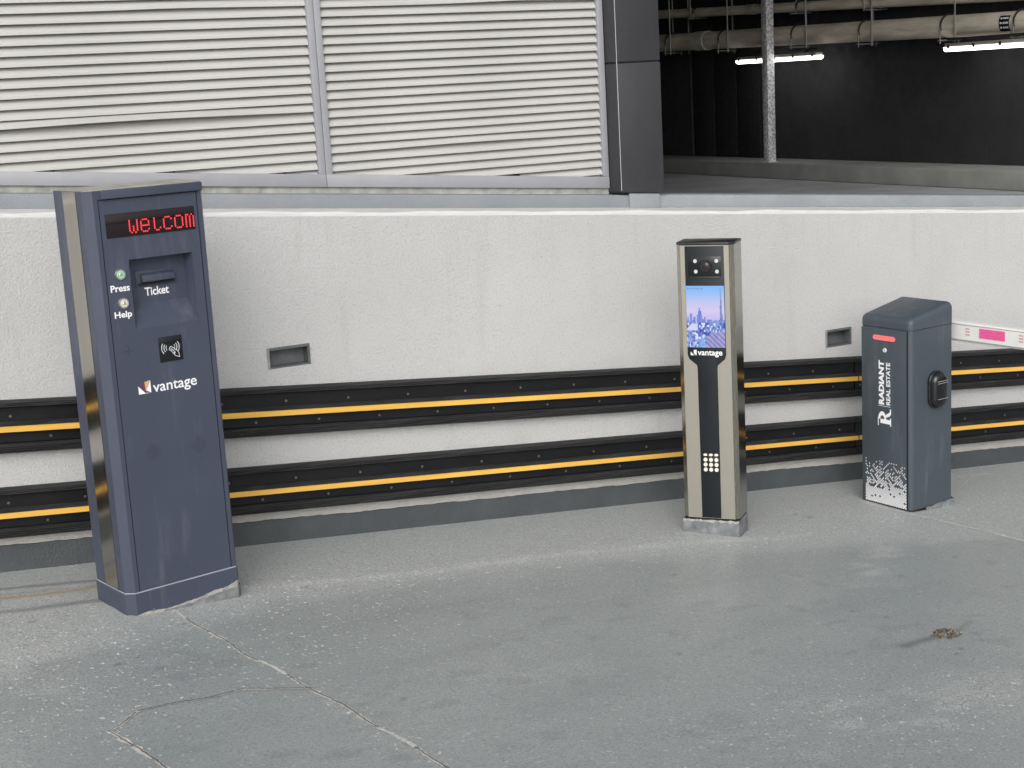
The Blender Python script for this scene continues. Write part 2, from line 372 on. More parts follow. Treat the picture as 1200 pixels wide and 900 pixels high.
# cracked joints: pale broken lips with a dark split between
def joint(name, pts, w, dark, seed):
    r = random.Random(seed); P = []
    for (a, b), (c, d) in zip(pts[:-1], pts[1:]):
        L = math.hypot(c-a, d-b); n = max(2, int(L/.012))
        for i in range(n): t = i/n; P.append((a+(c-a)*t, b+(d-b)*t))
    P.append(pts[-1]); ph = r.random()*9
    P = [(x+.006*math.sin(i*.21+ph)+r.uniform(-.002, .002), y+.004*math.sin(i*.33+ph)+r.uniform(-.002, .002)) for i, (x, y) in enumerate(P)]
    def ribbon(wf, lift, gaps):
        mb = MB(); prev = None
        for i, (x, y) in enumerate(P):
            x2, y2 = P[min(i+1, len(P)-1)]; x1, y1 = P[max(i-1, 0)]
            l = math.hypot(x2-x1, y2-y1) or 1; nx_, ny_ = -(y2-y1)/l, (x2-x1)/l
            a, b = wf(i); z = zl(x, y)+lift
            cur = [(x+nx_*a, y+ny_*a, z), (x-nx_*b, y-ny_*b, z)]
            if prev and not gaps(i): mb.add([prev[0], prev[1], cur[1], cur[0]], [(0, 1, 2, 3)])
            prev = cur
        return mb
    m1 = ribbon(lambda i: (w*(.35+.9*r.random()*(.4+.6*abs(math.sin(i*.13+ph)))), w*(.35+.9*r.random()*(.4+.6*abs(math.cos(i*.17+ph))))), .0022, lambda i: r.random() < .06)
    j = m1.build(name, JPALE, floor)
    if dark:
        m2 = ribbon(lambda i: (.0010+.0012*abs(math.sin(i*.07+ph)), .0010+.0010*r.random()), .0042, lambda i: math.sin(i*.11+ph) > .75); m2.build('crack_split', JDARK, j)
    return j
JPALE = paint('pale_joint_edge', (.46, .45, .42), .9, .25, 60); JDARK = paint('dark_split', (.07, .07, .068), .95, .3, 60)
joint('floor_joint', [(1.185, 5.16), (1.235, 4.908), (1.289, 4.596), (1.351, 4.349), (1.374, 4.215), (1.429, 3.959), (1.468, 3.729), (1.53, 3.4), (1.6, 3.0)], .0095, True, 1)
joint('floor_joint', [(1.374, 4.22), (1.293, 4.26), (1.195, 4.297), (1.027, 4.271), (.842, 4.25)], .007, True, 2)
joint('floor_joint', [(.842, 4.25), (.788, 4.18), (.742, 4.138), (.782, 3.953), (.82, 3.822), (.9, 3.5)], .012, True, 3)
joint('floor_joint', [(4.640, 5.50), (4.696, 5.222), (4.75, 5.026), (4.797, 4.807), (4.829, 4.635), (4.9, 4.2)], .009, False, 4)

# ------------------------------------------------------------------ white parapet wall with two niches
WX0, WX1 = -7., 11.5
HT, HN = 1.397, 1.378
vents = [(1.856, 2.043, .588, .676), (4.763, 4.927, .302, .392)]
wall = empty('parapet_wall', (2.5, YW, -T*2.5), 0, 'white rough plastered parapet wall along the ramp', 'wall')
off = (-2.5, -YW, T*2.5)
def W(mb):   # world -> wall-local
    mb.v = [(x+off[0], y+off[1], z+off[2]) for x, y, z in mb.v]; return mb
mb = MB()
cols = [WX0, vents[0][0], vents[0][1], vents[1][0], vents[1][1], WX1]
def wq(x0, x1, z00, z01, z10, z11):   # quad on the front face: z at x0 low/high, at x1 low/high
    mb.add([(x0, YW, z00), (x1, YW, z10), (x1, YW, z11), (x0, YW, z01)], [(0, 1, 2, 3)])
for i in range(5):
    x0, x1 = cols[i], cols[i+1]; b0, b1, t0, t1 = -.3-T*x0, -.3-T*x1, HN-T*x0, HN-T*x1
    if i in (1, 3):
        v = vents[i//2]; wq(x0, x1, b0, v[2], b1, v[2]); wq(x0, x1, v[3], t0, v[3], t1)
    else: wq(x0, x1, b0, t0, b1, t1)
W(mb).build('wall_face', PLASTER, wall, recalc=False)
# nosing (soft, slightly lumpy top edge) and top
mb = MB(); N = 420; prof = [(0, HN), (.003, HN+.009), (.010, HN+.016), (.022, HT), (.20, HT+.003), (.20, HN-.2)]
rows = []
for i in range(N+1):
    x = WX0+(WX1-WX0)*i/N; wv = .0022*math.sin(x*7.3)+.0016*math.sin(x*17.1+1)+random.uniform(-.0012, .0012)
    rows.append([(x, YW+d-(.002 if 0 < j < 3 else 0), h-T*x+(wv if 0 < j < 4 else 0)) for j, (d, h) in enumerate(prof)])
for a, b in zip(rows[:-1], rows[1:]):
    for j in range(len(prof)-1): mb.add([a[j], b[j], b[j+1], a[j+1]], [(0, 1, 2, 3)])
NOSE = paint('sky_lit_white_nosing', (.58, .578, .572), .8, .07, 14, streak=(.5, 1, 1), bump=.5, bscale=60)  # paler than the wall: brightness of an upward face put into the colour
W(mb).build('wall_nosing', NOSE, wall, smooth=True, recalc=False)
# grey skirting band with an uneven painted top edge
mb = MB(); prev = None
for i in range(700):
    x = WX0+(WX1-WX0)*i/699; h = .103-.0028*(x-.7)+.0018*math.sin(x*2.1)+.0012*math.sin(x*9.7+2)+random.uniform(-.0018, .0018)
    cur = [(x, YW-.007, -.06-T*x), (x, YW-.007, h-T*x), (x, YW+.001, h+.002-T*x)]
    if prev: mb.add([prev[0], cur[0], cur[1], prev[1]], [(0, 1, 2, 3)]); mb.add([prev[1], cur[1], cur[2], prev[2]], [(0, 1, 2, 3)])
    prev = cur
W(mb).build('skirting_band', BAND, wall, recalc=False)

vlab = ['recessed grey metal wall niche left of centre, above the upper bumper rail', 'smaller-looking recessed grey wall niche beside the barrier housing']
for (x0, x1, z0, z1), lb in zip(vents, vlab):
    v = empty('wall_niche', ((x0+x1)/2, YW, z0), 0, lb, 'wall niche', 'recessed niches in the parapet wall')
    w = (x1-x0)/2; h = z1-z0; d = .055
    mb = MB()
    mb.box(-w-.001, w+.001, d, d+.01, -.001, h+.001); mb.build('back_plate', VENTM, v)
    mb = MB(); t = .010
    mb.box(-w, -w+t, -.004, d, 0, h); mb.build('side_flange', VENTE, v)
    MB().box(w-t, w, -.004, d, 0, h).build('side_flange', VENTM, v)
    MB().box(-w+t, w-t, -.003, d, h-.011, h).build('top_flange', VENTM, v)
    MB().box(-w+t, w-t, -.001, d, 0, .006).build('bottom_flange', VENTM, v)

# ------------------------------------------------------------------ bumper rails
def rail(x0, x1, c0, slope, H, label, us, ls):
    xm = (x0+x1)/2
    o = empty('bumper_rail', (xm, YW, c0-slope*xm), 0, label, 'bumper rail', 'black rubber bumper rails on the parapet')
    def ex(poly, mb, a=x0, b=x1):
        return mb.prism(poly, lambda p, x: (x-xm, -p[0], p[1]-slope*(x-xm)), a, b)
    g = .0025
    # lower flange with ribs, web, centre rib, web, upper flange with ribs (profile: depth out of wall, height)
    low = [(0, 0)]
    for i in range(4): low += [(.040, .004+i*.008), (.046, .006+i*.008), (.046, .009+i*.008), (.040, .0105+i*.008)]
    low += [(.030, .0385), (0, .0385)]
    ex(low, MB()).build('lower_flange', RUBG, o)
    ex([(0, .0386), (.018, .0386), (.020, .044), (.020, H*.405), (.024, H*.412), (0, H*.412)], MB()).build('lower_web', RUB, o)
    ex([(0, H*.4125), (.046, H*.4125), (.050, H*.42), (.050, H*.535), (.047, H*.548), (.022, H*.60), (0, H*.60)], MB()).build('centre_rib', RUBG, o)
    ex([(.0485, H*.425), (.054, H*.43), (.054, H*.532), (.0485, H*.537)], MB()).build('yellow_strip', YEL, o)
    ex([(0, H*.601), (.020, H*.601), (.020, H-.030), (.024, H-.0225), (0, H-.0225)], MB()).build('upper_web', RUB, o)
    up = [(0, H-.0222), (.034, H-.0222)]
    for i in range(3): up += [(.046-.004*i, H-.021+i*.006), (.046-.004*i, H-.0185+i*.006), (.040-.004*i, H-.0175+i*.006)]
    up += [(.020, H-.0005), (0, H)]
    ex(up, MB()).build('upper_flange', RUBG, o)
    b0 = None
    for row, q in ((us, H*.70), (ls, H*.29)):
        for x in row:
            if not (x0+.03 < x < x1-.03): continue
            if b0 is None:
                mb = MB().cyl((0, 0, 0), (0, -.002, 0), .0056, n=10); mb.cyl((0, -.002, 0), (0, -.005, 0), .0034, n=6)
                b0 = mb.build('bolt', BOLT, o); b0.location = (x-xm, -.0195, q-slope*(x-xm))
            else: inst(b0, o, (x-xm, -.0195, q-slope*(x-xm)))
def rowx(x, step): return [x+i*step for i in range(-40, 60)]
U = (.480, .0912, .207); D = (.1394, .0841, .199)
XJ = 4.93
rail(-.6, XJ-.004, *U, 'long upper black bumper rail with yellow stripe, left of the barrier housing', rowx(1.915, .275), rowx(1.778, .274))
rail(XJ+.004, 7.6, *U, 'upper black bumper rail with yellow stripe, right of the barrier housing', rowx(5.1, .275), rowx(5.24, .274))
rail(-.6, XJ-.004, *D, 'long lower black bumper rail with yellow stripe, left of the barrier housing', rowx(1.929, .29), rowx(1.777, .29))
rail(XJ+.004, 7.6, *D, 'lower black bumper rail with yellow stripe, right of the barrier housing', rowx(5.1, .29), rowx(5.25, .29))

# ------------------------------------------------------------------ upstand, louvres, column
up = empty('louvre_kerb', (2.5, 6.1, 1.395-T*2.5), 0, 'pale grey painted concrete kerb on top of the white parapet', 'kerb')
def U_(mb): mb.v = [(x-2.5, y-6.1, z-1.395+T*2.5) for x, y, z in mb.v]; return mb
U_(MB().sbox(WX0, 3.93, 6.10, 6.34, 1.39, 1.460)).build('kerb_face', UPST, up, bevel=.004)
U_(MB().sbox(3.934, WX1, 6.105, 6.34, 1.39, 1.462)).build('kerb_face', UPST, up, bevel=.004)
U_(MB().sbox(3.757, 3.926, 6.086, 6.0995, 1.40, 1.468)).build('column_plinth', UPST, up, bevel=.002)
U_(MB().sbox(WX0, 3.70, 6.185, 6.30, 1.4605, 1.50)).build('sealant_gap', SEAL, up)

YF = 6.17
HB0, HB1 = 1.489, 1.544      # bottom rail of the frames (above the sloping datum)
ZT = 2.80
def louvre(x0, x1, jl, jr, z0, pitch, label, special):
    o = empty('louvre_panel', ((x0+x1)/2, YF, HB0-T*(x0+x1)/2), 0, label, 'louvre', 'off-white louvre panels')
    ox, oy, oz = o.location
    def Lc(mb): mb.v = [(x-ox, y-oy, z-oz) for x, y, z in mb.v]; return mb
    Lc(MB().sbox(x0, x1, YF, YF+.09, HB0, HB1)).build('bottom_rail', FRAME, o, bevel=.002)
    def jamb(a, b, y):
        mb = MB(); mb.add([(a, y, HB1-T*a), (b, y, HB1-T*b), (b, y+.08, HB1-T*b), (a, y+.08, HB1-T*a), (a, y, ZT), (b, y, ZT), (b, y+.08, ZT), (a, y+.08, ZT)],
            [(0,3,2,1),(4,5,6,7),(0,1,5,4),(1,2,6,5),(2,3,7,6),(3,0,4,7)]); return mb
    Lc(jamb(x0, x0+jl, YF+.002)).build('jamb', FRAME, o, bevel=.002)
    Lc(jamb(x1-jr, x1, YF+.002)).build('jamb', FRAME, o, bevel=.002)
    Lc(MB().box(x0+jl, x1-jr, YF+.003, YF+.08, ZT-.05, ZT)).build('top_rail', FRAME, o, bevel=.002)
    a0, b0 = x0+jl+.001, x1-jr-.001
    P = [(.036, .0452), (.0335, .0452), (.0225, .0306), (.0015, .0080), (0, .0065), (0, -.0030), (.0015, -.0036), (.0050, -.0036), (.0050, -.0024), (.0020, -.0018), (.0020, .0058), (.0035, .0078), (.0245, .0318)]
    P = [(y+.012, z*pitch/.04) for y, z in P]
    kk = 0; z = z0
    while z+pitch < ZT-.05: z += pitch
    shared = None
    while z > HB1-T*b0-.04:
        xs_ = max(a0, (1.515-z)/T)
        if b0-xs_ > .03:
            lift = special(round((z0-z)/pitch))
            full = xs_ <= a0+1e-6 and lift is None
            if full and shared is not None:
                c = inst(shared, o, (0, 0, 0)); c.location = (0, 0, z-zsh)
            else:
                st, lf = (xs_, None) if lift is None else (max(xs_, lift[0]), lift[1])
                mb = MB(); n = 24 if lf else 1
                for i in range(n):
                    xa = st+(b0-st)*i/n; xb = st+(b0-st)*(i+1)/n
                    vs = []
                    for x in (xa, xb):
                        q = lf(x) if lf else (0, 0)
                        for y, h in P:
                            wgt = 1-(y-.012)/.036
                            vs.append((x, YF+y-q[1]*wgt, z+h+q[0]*wgt))
                    m_ = len(P); fs = [(j, (j+1) % m_, m_+(j+1) % m_, m_+j) for j in range(m_)]
                    if i == 0: fs.append(tuple(range(m_))[::-1])
                    if i == n-1: fs.append(tuple(range(m_, 2*m_)))
                    mb.add(vs, fs)
                s_ = Lc(mb).build('slat', LOUV, o, recalc=True, smooth=bool(lf))
                if full: shared = s_; zsh = z
        z -= pitch
def bent(peak, amt, wid, outw):
    return lambda x: (amt*math.exp(-((x-peak)/wid)**2), outw*math.exp(-((x-peak)/wid)**2))
louvre(.86, 2.2755, .045, .030, 2.067, .0405, 'off-white louvre panel on the left with one bent slat',
       lambda k: (-9, bent(1.45, .013, .66, .022)) if k == 11 else ((-9, bent(1.7, .004, .3, .004)) if k == 0 else None))
louvre(2.2775, 3.699, .030, .030, 2.058, .0385, 'off-white louvre panel right of the mullion, beside the dark column',
       lambda k: (-9, bent(2.95, .006, .45, .006)) if k == 16 else ((-9, bent(3.25, .006, .25, .006)) if k == 0 else ((3.235, None) if k == 21 else None)))

colm = empty('facade_column', (3.823, 6.077, 1.155), 0, 'charcoal clad square column between the louvres and the dark opening', 'column')
def Cc(mb): mb.v = [(x-3.823, y-6.077, z-1.155) for x, y, z in mb.v]; return mb
Cc(MB().add([(3.7025, 6.077, 1.166), (3.946, 6.077, 1.146), (3.946, 6.40, 1.146), (3.7025, 6.40, 1.166), (3.7025, 6.077, 1.757), (3.946, 6.077, 1.757), (3.946, 6.40, 1.757), (3.7025, 6.40, 1.757)],
            [(0,3,2,1),(4,5,6,7),(0,1,5,4),(1,2,6,5),(2,3,7,6),(3,0,4,7)])).build('cladding_panel', CLAD, colm, bevel=.0025)
Cc(MB().box(3.7025, 3.946, 6.077, 6.40, 1.765, 3.89)).build('cladding_panel', CLAD, colm, bevel=.0025)
Cc(MB().box(3.707, 3.942, 6.083, 6.39, 1.75, 1.77)).build('panel_joint', BLACKGAP, colm)
Cc(MB().box(3.706, 3.7075, 6.0755, 6.0785, 1.17, 3.89)).build('corner_seam', LETG, colm)

# ------------------------------------------------------------------ garage interior behind the opening
ZG = .65
gar = empty('garage_interior', (6.5, 9, ZG), 0, 'dark interior of the parking garage seen through the opening', 'garage')
def Gc(mb): mb.v = [(x-6.5, y-9, z-ZG) for x, y, z in mb.v]; return mb
Gc(MB().box(3.6, 9.6, 6.35, 18, ZG-.2, ZG)).build('interior_floor', GFLOOR, gar)
Gc(MB().box(8.9, 9.6, 6.35, 18, ZG+.001, .80)).build('interior_kerb', GKERB, gar, bevel=.01)
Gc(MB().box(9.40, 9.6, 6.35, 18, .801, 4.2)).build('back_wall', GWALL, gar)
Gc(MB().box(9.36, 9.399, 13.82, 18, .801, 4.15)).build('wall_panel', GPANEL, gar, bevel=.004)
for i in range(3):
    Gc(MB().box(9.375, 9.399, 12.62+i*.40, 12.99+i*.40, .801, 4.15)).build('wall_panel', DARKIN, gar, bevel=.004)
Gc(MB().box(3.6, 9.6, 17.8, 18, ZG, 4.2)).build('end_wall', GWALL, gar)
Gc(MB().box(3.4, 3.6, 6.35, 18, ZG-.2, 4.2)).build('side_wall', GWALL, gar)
Gc(MB().box(-7, 3.4, 6.9, 7.0, .5, 4.2)).build('added_louvre_backing', DARKIN, gar)  # unseen dark sheet, added so the slat gaps turn black
Gc(MB().box(-7, 11.5, 6.20, 18, 4.2, 4.45)).build('ceiling_slab', GWALL, gar)  # out of view; height raised to let more daylight reach the pipes
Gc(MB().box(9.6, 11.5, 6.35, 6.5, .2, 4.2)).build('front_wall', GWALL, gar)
Gc(MB().box(-7, 3.70, 6.12, 6.30, 2.86, 3.9)).build('upper_facade', CLAD, gar, bevel=.005)
Gc(MB().box(-7, 11.5, 6.05, 6.199, 3.901, 4.6)).build('fascia', CLAD, gar, bevel=.005)  # out of view; set high to open the pipes to more sky
Gc(MB().box(-7, .857, 6.15, 6.30, 1.6, 2.855)).build('blank_facade', FRAME, gar)
Gc(MB().sbox(-7, .857, 6.15, 6.30, 1.47, 1.62)).build('blank_facade', FRAME, gar)

post = empty('steel_post', (8.985, 11.94, .80), 0, 'mottled galvanised steel post standing inside the dark opening', 'post')
MB().box(-.0425, .0425, -.0425, .0425, .008, 3.395).build('post_shaft', GALV, post, bevel=.004)
MB().box(-.055, .055, -.055, .055, 0, .008).build('base_plate', GALV, post)

def pipe(name, label, A, B, r, rings, rods, coupl, extra=None):
    A = Vector(A); B = Vector(B); d = (B-A).normalized(); o = empty(name, A, 0, label, 'pipe', 'pipes under the garage ceiling')
    at = lambda y: d*((y-A.y)/d.y)
    MB().cyl((0, 0, 0), B-A, r, n=28).build('pipe_run', PIPE, o, smooth=True)
    for y, w in coupl: MB().cyl(at(y)-d*w, at(y)+d*w, r*1.09, n=28).build('coupling', PIPEL, o, smooth=True)
    for y in rings:
        c = at(y); side = d.cross(Vector((0, 0, 1))).normalized(); pts = []
        for i in range(17):
            t = -math.pi*.1+math.pi*1.2*i/16
            pts.append(c+side*(math.cos(t)*r*1.1)+Vector((0, 0, math.sin(t)*r*1.1)))
        mb = MB().tube(pts, .009, 6); cl = mb.build('pipe_clamp', IRON, o)
        MB().box(-.12, .12, -.014, .014, -.012, .0).build('clamp_plate', ROD, cl).location = c+Vector((0, 0, -r*1.15))
        for s in (-1, 1): MB().cyl(c+side*(s*r*1.13)+Vector((0, 0, -r*1.5)), c+side*(s*r*1.13)+Vector((0, 0, 0)), .006, n=6).build('clamp_bolt', ROD, cl)
    for y, s in rods:
        c = at(y); side = d.cross(Vector((0, 0, 1))).normalized()
        MB().cyl(c+side*(s*r*1.13)+Vector((0, 0, -r*1.4)), Vector((c.x+side.x*s*r*1.13, c.y+side.y*s*r*1.13, 4.2-A.z)), .0075, n=6).build('hanger_rod', ROD, o)
    return o, at, d
pA, pat, pd = pipe('drain_pipe', 'thick dusty drain pipe hung on rods, the lower of the two', (9.2, 17.0, 2.073), (9.2, 6.6, 1.909), .091,
     [13.9, 12.92, 11.73, 10.76, 9.73, 8.92], [(14.05, -1), (13.8, 1), (13.75, -1), (12.95, -1), (12.75, 1), (11.75, -1), (11.5, 1), (10.8, -1), (10.58, 1), (9.56, 1), (8.94, -1)], [(13.33, .10)])
# black pipe label with pale marks
side = pd.cross(Vector((0, 0, 1))).normalized()
if side.x > 0: side = -side
mb = MB(); mw = MB(); y0 = 9.03; hw = .055
def arcpt(y, t, rr): return pat(y)+side*(math.cos(t)*rr)+Vector((0, 0, math.sin(t)*rr))
for i in range(10):
    a, b = -.75+i*.145, -.75+(i+1)*.145
    mb.add([arcpt(y0+hw, a, .0925), arcpt(y0-hw, a, .0925), arcpt(y0-hw, b, .0925), arcpt(y0+hw, b, .0925)], [(0, 1, 2, 3)])
lb = mb.build('pipe_label', BLACKPL, pA, recalc=False)
for a in (-.45, -.05, .35):
    mw = MB()
    for (u0, u1) in ((-.042, -.022), (-.012, .004), (.008, .022), (.026, .044)):
        mw.add([arcpt(y0-u0, a, .0935), arcpt(y0-u1, a, .0935), arcpt(y0-u1, a+.16, .0935), arcpt(y0-u0, a+.16, .0935)], [(0, 1, 2, 3)])
    mw.build('label_marks', WHITE, lb, recalc=False)['kind'] = 'stuff'
pipe('supply_pipe', 'thin dusty pipe near the ceiling, above the thick drain pipe', (9.25, 17.0, 2.43), (9.25, 6.6, 2.082), .047,
     [13.5, 11.77, 10.7], [(13.55, 1), (11.9, -1), (10.8, 1)], [(12.55, .07)])

def fixture(A, B, label):
    A = Vector(A); B = Vector(B); L = (B-A).length; mid = (A+B)/2; ang = math.atan2(B.y-A.y, B.x-A.x)
    o = empty('strip_light', mid, ang, label, 'strip light', 'lit strip lights in the garage')
    MB().box(-L/2+.01, L/2-.01, -.04, .04, .0, .032).build('light_housing', FIXH, o, bevel=.008)
    mb = MB(); mb.prism([(-.042, 0), (.042, 0), (.036, -.022), (.018, -.034), (-.018, -.034), (-.036, -.022)], lambda p, x: (x, p[0], p[1]-.001), -L/2, L/2)
    mb.build('diffuser', TUBE, o)
    for i in range(5):
        x = -L/2+.06+(L-.12)*i/4; MB().box(x-.012, x+.012, -.048, -.0425, -.012, .022).build('clip', IRON, o)
    MB().box(-L/2+.02, L/2-.02, -.022, .022, .055, .075).build('support_channel', IRON, o)
    for s in (-1, 1): MB().box(s*(L/2-.2)-.012, s*(L/2-.2)+.012, -.012, .012, .032, .055).build('support_bracket', IRON, o)
fixture((9.1, 12.57, 1.797), (9.1, 11.30, 1.782), 'lit white strip light partly behind the steel post')
fixture((9.1, 9.65, 1.797), (9.1, 8.38, 1.778), 'lit white strip light at the right edge, below the thick pipe')

BLINE = paint('pale_edge_line', (.33, .35, .41), .6, .1)
# ------------------------------------------------------------------ ticket machine
tm = empty('ticket_machine', (1.061, 5.145, -.0885), R(11.957), 'tall navy ticket machine with red welcome display', 'ticket machine')
HC = 1.505; CH = .0268; Wd = .414; Dp = .262
foot = [(0, 0), (Wd-CH, 0), (Wd, .020), (Wd, Dp), (-CH, Dp), (-CH, CH)]
# housing: side, chamfer, back and front frame (front door is a separate, slightly set-back panel)
mb = MB()
zb = .086
out = [(0, 0), (-CH, CH), (-CH, Dp), (Wd, Dp), (Wd, .018), (Wd-.012, 0)]
vs = [(x, y, z) for z in (zb, HC) for x, y in out]; n = len(out)
mb.add(vs, [(i, (i+1) % n, n+(i+1) % n, n+i) for i in range(n-1)])
DU0, DU1, DV1 = .0200, .3830, 1.4715
for a, b, c_, d_ in ((0, DU0-.0038, zb, HC), (DU1+.0038, Wd-.012, zb, HC), (DU0-.0038, DU1+.0038, DV1+.0035, HC)):
    mb.add([(a, 0, c_), (b, 0, c_), (b, 0, d_), (a, 0, d_)], [(0, 1, 2, 3)])
mb.add([(x, y, HC) for x, y in out], [tuple(range(n))])
# inner reveal of the door opening
for (a, c_), (b, d_) in (((DU0-.0038, zb), (DU0-.0038, DV1+.0035)), ((DU0-.0038, DV1+.0035), (DU1+.0038, DV1+.0035)), ((DU1+.0038, DV1+.0035), (DU1+.0038, zb))):
    mb.add([(a, 0, c_), (b, 0, d_), (b, .02, d_), (a, .02, c_)], [(0, 1, 2, 3)])
mb.build('housing', NAVY, tm, recalc=False)
mb = MB()
for a, b, c_, d_ in ((DU0-.0038, DU0+.001, zb, DV1+.0035), (DU1-.001, DU1+.0038, zb, DV1+.0035), (DU0+.001, DU1-.001, DV1-.001, DV1+.0035)): mb.box(a, b, .0035, .012, c_, d_)
mb.build('door_gap', BLACKGAP, tm)
# top lid and front hood
mb = MB(); mb.prism([(x*1.0, y) for x, y in out], lambda p, z: (p[0], p[1], z), HC+.0005, HC+.004)
TOPM = paint('navy_top_sky_sheen', (.34, .33, .30), .6, .25, 8); mb.build('top_plate', TOPM, tm)  # pale beige: sky reflection on the navy top put into the colour
mb = MB(); mb.prism([(-.0012, 1.475), (-.0105, 1.475), (-.0125, 1.477), (-.0125, 1.5025), (-.0115, 1.5045), (-.0012, 1.5045)], lambda p, x: (x, p[0], p[1]), .026, Wd-.010)
mb.build('hood', NAVY, tm, bevel=.001)
# side strip of polished steel and vertical fold lines
mb = MB(); mb.box(-CH-.003, -CH-.0005, .072, .180, zb+.002, HC-.001); mb.build('steel_strip', STRIP, tm)
# door with a hole for the ticket niche
RU0, RU1, RV0, RV1 = .107, .348, 1.020, 1.262
DY = .0015
mb = MB()
def dq(a, b, c_, d_): mb.add([(a, DY, c_), (b, DY, c_), (b, DY, d_), (a, DY, d_)], [(0, 1, 2, 3)])
dq(DU0, RU0, .0888, DV1); dq(RU1, DU1, .0888, DV1); dq(RU0, RU1, .0888, RV0); dq(RU0, RU1, RV1, DV1)
for a, b in (((DU0, .0888), (DU1, .0888)), ((DU1, .0888), (DU1, DV1)), ((DU1, DV1), (DU0, DV1)), ((DU0, DV1), (DU0, .0888))):
    mb.add([(a[0], DY, a[1]), (b[0], DY, b[1]), (b[0], DY+.010, b[1]), (a[0], DY+.010, a[1])], [(0, 1, 2, 3)])
door = mb.build('door', NAVY, tm, recalc=False)
ND = .058
mb = MB()
y0, y1 = DY, DY+ND; ub0, ub1 = RU0+.006, RU1-.006; vb0, vb1 = 1.098, RV1-.006
mb.add([(ub0, y1, vb0), (ub1, y1, vb0), (ub1, y1, vb1), (ub0, y1, vb1)], [(0, 1, 2, 3)])
mb.add([(RU0, y0, RV1), (RU1, y0, RV1), (ub1, y1, vb1), (ub0, y1, vb1)], [(0, 1, 2, 3)])
mb.add([(RU0, y0, RV0), (RU1, y0, RV0), (ub1, y1, vb0), (ub0, y1, vb0)], [(0, 1, 2, 3)])
mb.add([(RU0, y0, RV0), (RU0, y0, RV1), (ub0, y1, vb1), (ub0, y1, vb0)], [(0, 1, 2, 3)])
mb.add([(RU1, y0, RV0), (RU1, y0, RV1), (ub1, y1, vb1), (ub1, y1, vb0)], [(0, 1, 2, 3)])
niche = mb.build('ticket_niche', NAVYD, tm)
sl = MB().box(.150, .300, y1-.004, y1-.0003, 1.158, 1.212).build('slot_plate', NAVYD, niche, bevel=.001)
mb = MB(); mb.prism([(0, 1.204), (.016, 1.196), (.018, 1.174), (0, 1.170)], lambda p, x: (x, y1-.0042-p[0], p[1]), .168, .292)
mb.build('slot_mouth', NAVYD, niche, bevel=.001)
MB().box(.158, .292, y1-.012, y1-.0042, 1.163, 1.1685).build('slot_opening', BLACKGAP, niche)
FR, FU = (1, 0, 0), (0, 0, 1)
text_mb('Ticket', (.181, y1, 1.122), FR, FU, .092, .030, .022).build('ticket_lettering', WHITE, niche, recalc=False)
# LED display
dsp = MB().box(.036, .3695, DY-.003, DY-.0004, 1.342, 1.4235).build('display', DISP, tm, bevel=.0008)
G = {'w': ['1...1','1...1','1...1','1.1.1','1.1.1','1.1.1','.1.1.'], 'e': ['.111.','1...1','1...1','11111','1....','1...1','.111.'],
     'l': ['.1...','.1...','.1...','.1...','.1...','.1..1','..11.'], 'c': ['.111.','1...1','1....','1....','1....','1...1','.111.'],
     'o': ['.111.','1...1','1...1','1...1','1...1','1...1','.111.'], 'm': ['11.1.','1.1.1','1.1.1','1.1.1','1.1.1','1.1.1','1.1.1']}
mb = MB(); px = (.369-.118)/35.2
for i, ch_ in enumerate('welcom'):
    for r_, row in enumerate(G[ch_]):
        for q_, cc in enumerate(row):
            if cc == '1':
                cx = .118+(i*6+q_+.5)*px; cz = 1.398-(r_+.5)*.0068
                flat([[(cx+.0031*math.cos(t), cz+.0031*math.sin(t)) for t in [j*math.pi/4 for j in range(8)]]], (0, DY-.003, 0), FR, FU, mb=mb)
mb.build('led_lettering', LED, dsp, recalc=False)['kind'] = 'stuff'
# buttons
for (u, v, mt, tx, tu, tv, tw) in ((.0705, 1.2155, BTNG, 'Press', .030, 1.157, .070), (.0715, 1.116, BTNC, 'Help', .0345, 1.060, .064)):
    mb = MB(); mb.cyl((u, DY, v), (u, DY-.006, v), .0195, .0175, n=28); b = mb.build('push_button', CHROME, tm, smooth=True)
    MB().cyl((u, DY-.006, v), (u, DY-.008, v), .0135, .0125, n=24).build('button_face', mt, b, smooth=True)
    MB().cyl((u, DY-.008, v), (u, DY-.009, v), .006, .005, n=16).build('button_centre', CHROME, b, smooth=True)
    text_mb(tx, (tu, DY, tv), FR, FU, tw, .024 if tx == 'Press' else .029, .025).build('button_lettering', WHITE, b, recalc=False)
# contactless reader
rd = MB().box(.185, .274, DY-.003, DY-.0004, .889, .978).build('card_reader', GLASSB, tm, bevel=.001)
P = []
c0 = (.2275, .9385)
for rr, w in ((.017, .0022), (.025, .0026), (.034, .0028)):
    for s in (-1, 1):
        P += stroke([(c0[0]+s*rr*math.cos(t), c0[1]+rr*math.sin(t)*.9) for t in [R(-38+i*12) for i in range(7)]], w)
hand = [(.224, .938), (.230, .942), (.243, .931), (.252, .925), (.258, .915), (.259, .900), (.252, .903), (.243, .907), (.237, .916), (.2285, .927), (.222, .931), (.224, .938)]
P += stroke(hand, .0022)+stroke([(.228, .934), (.239, .925), (.244, .915)], .0026)+stroke([(.239, .914), (.243, .922)], .005)
flat(P, (0, DY-.003, 0), FR, FU).build('reader_symbol', LETG, rd, recalc=False)
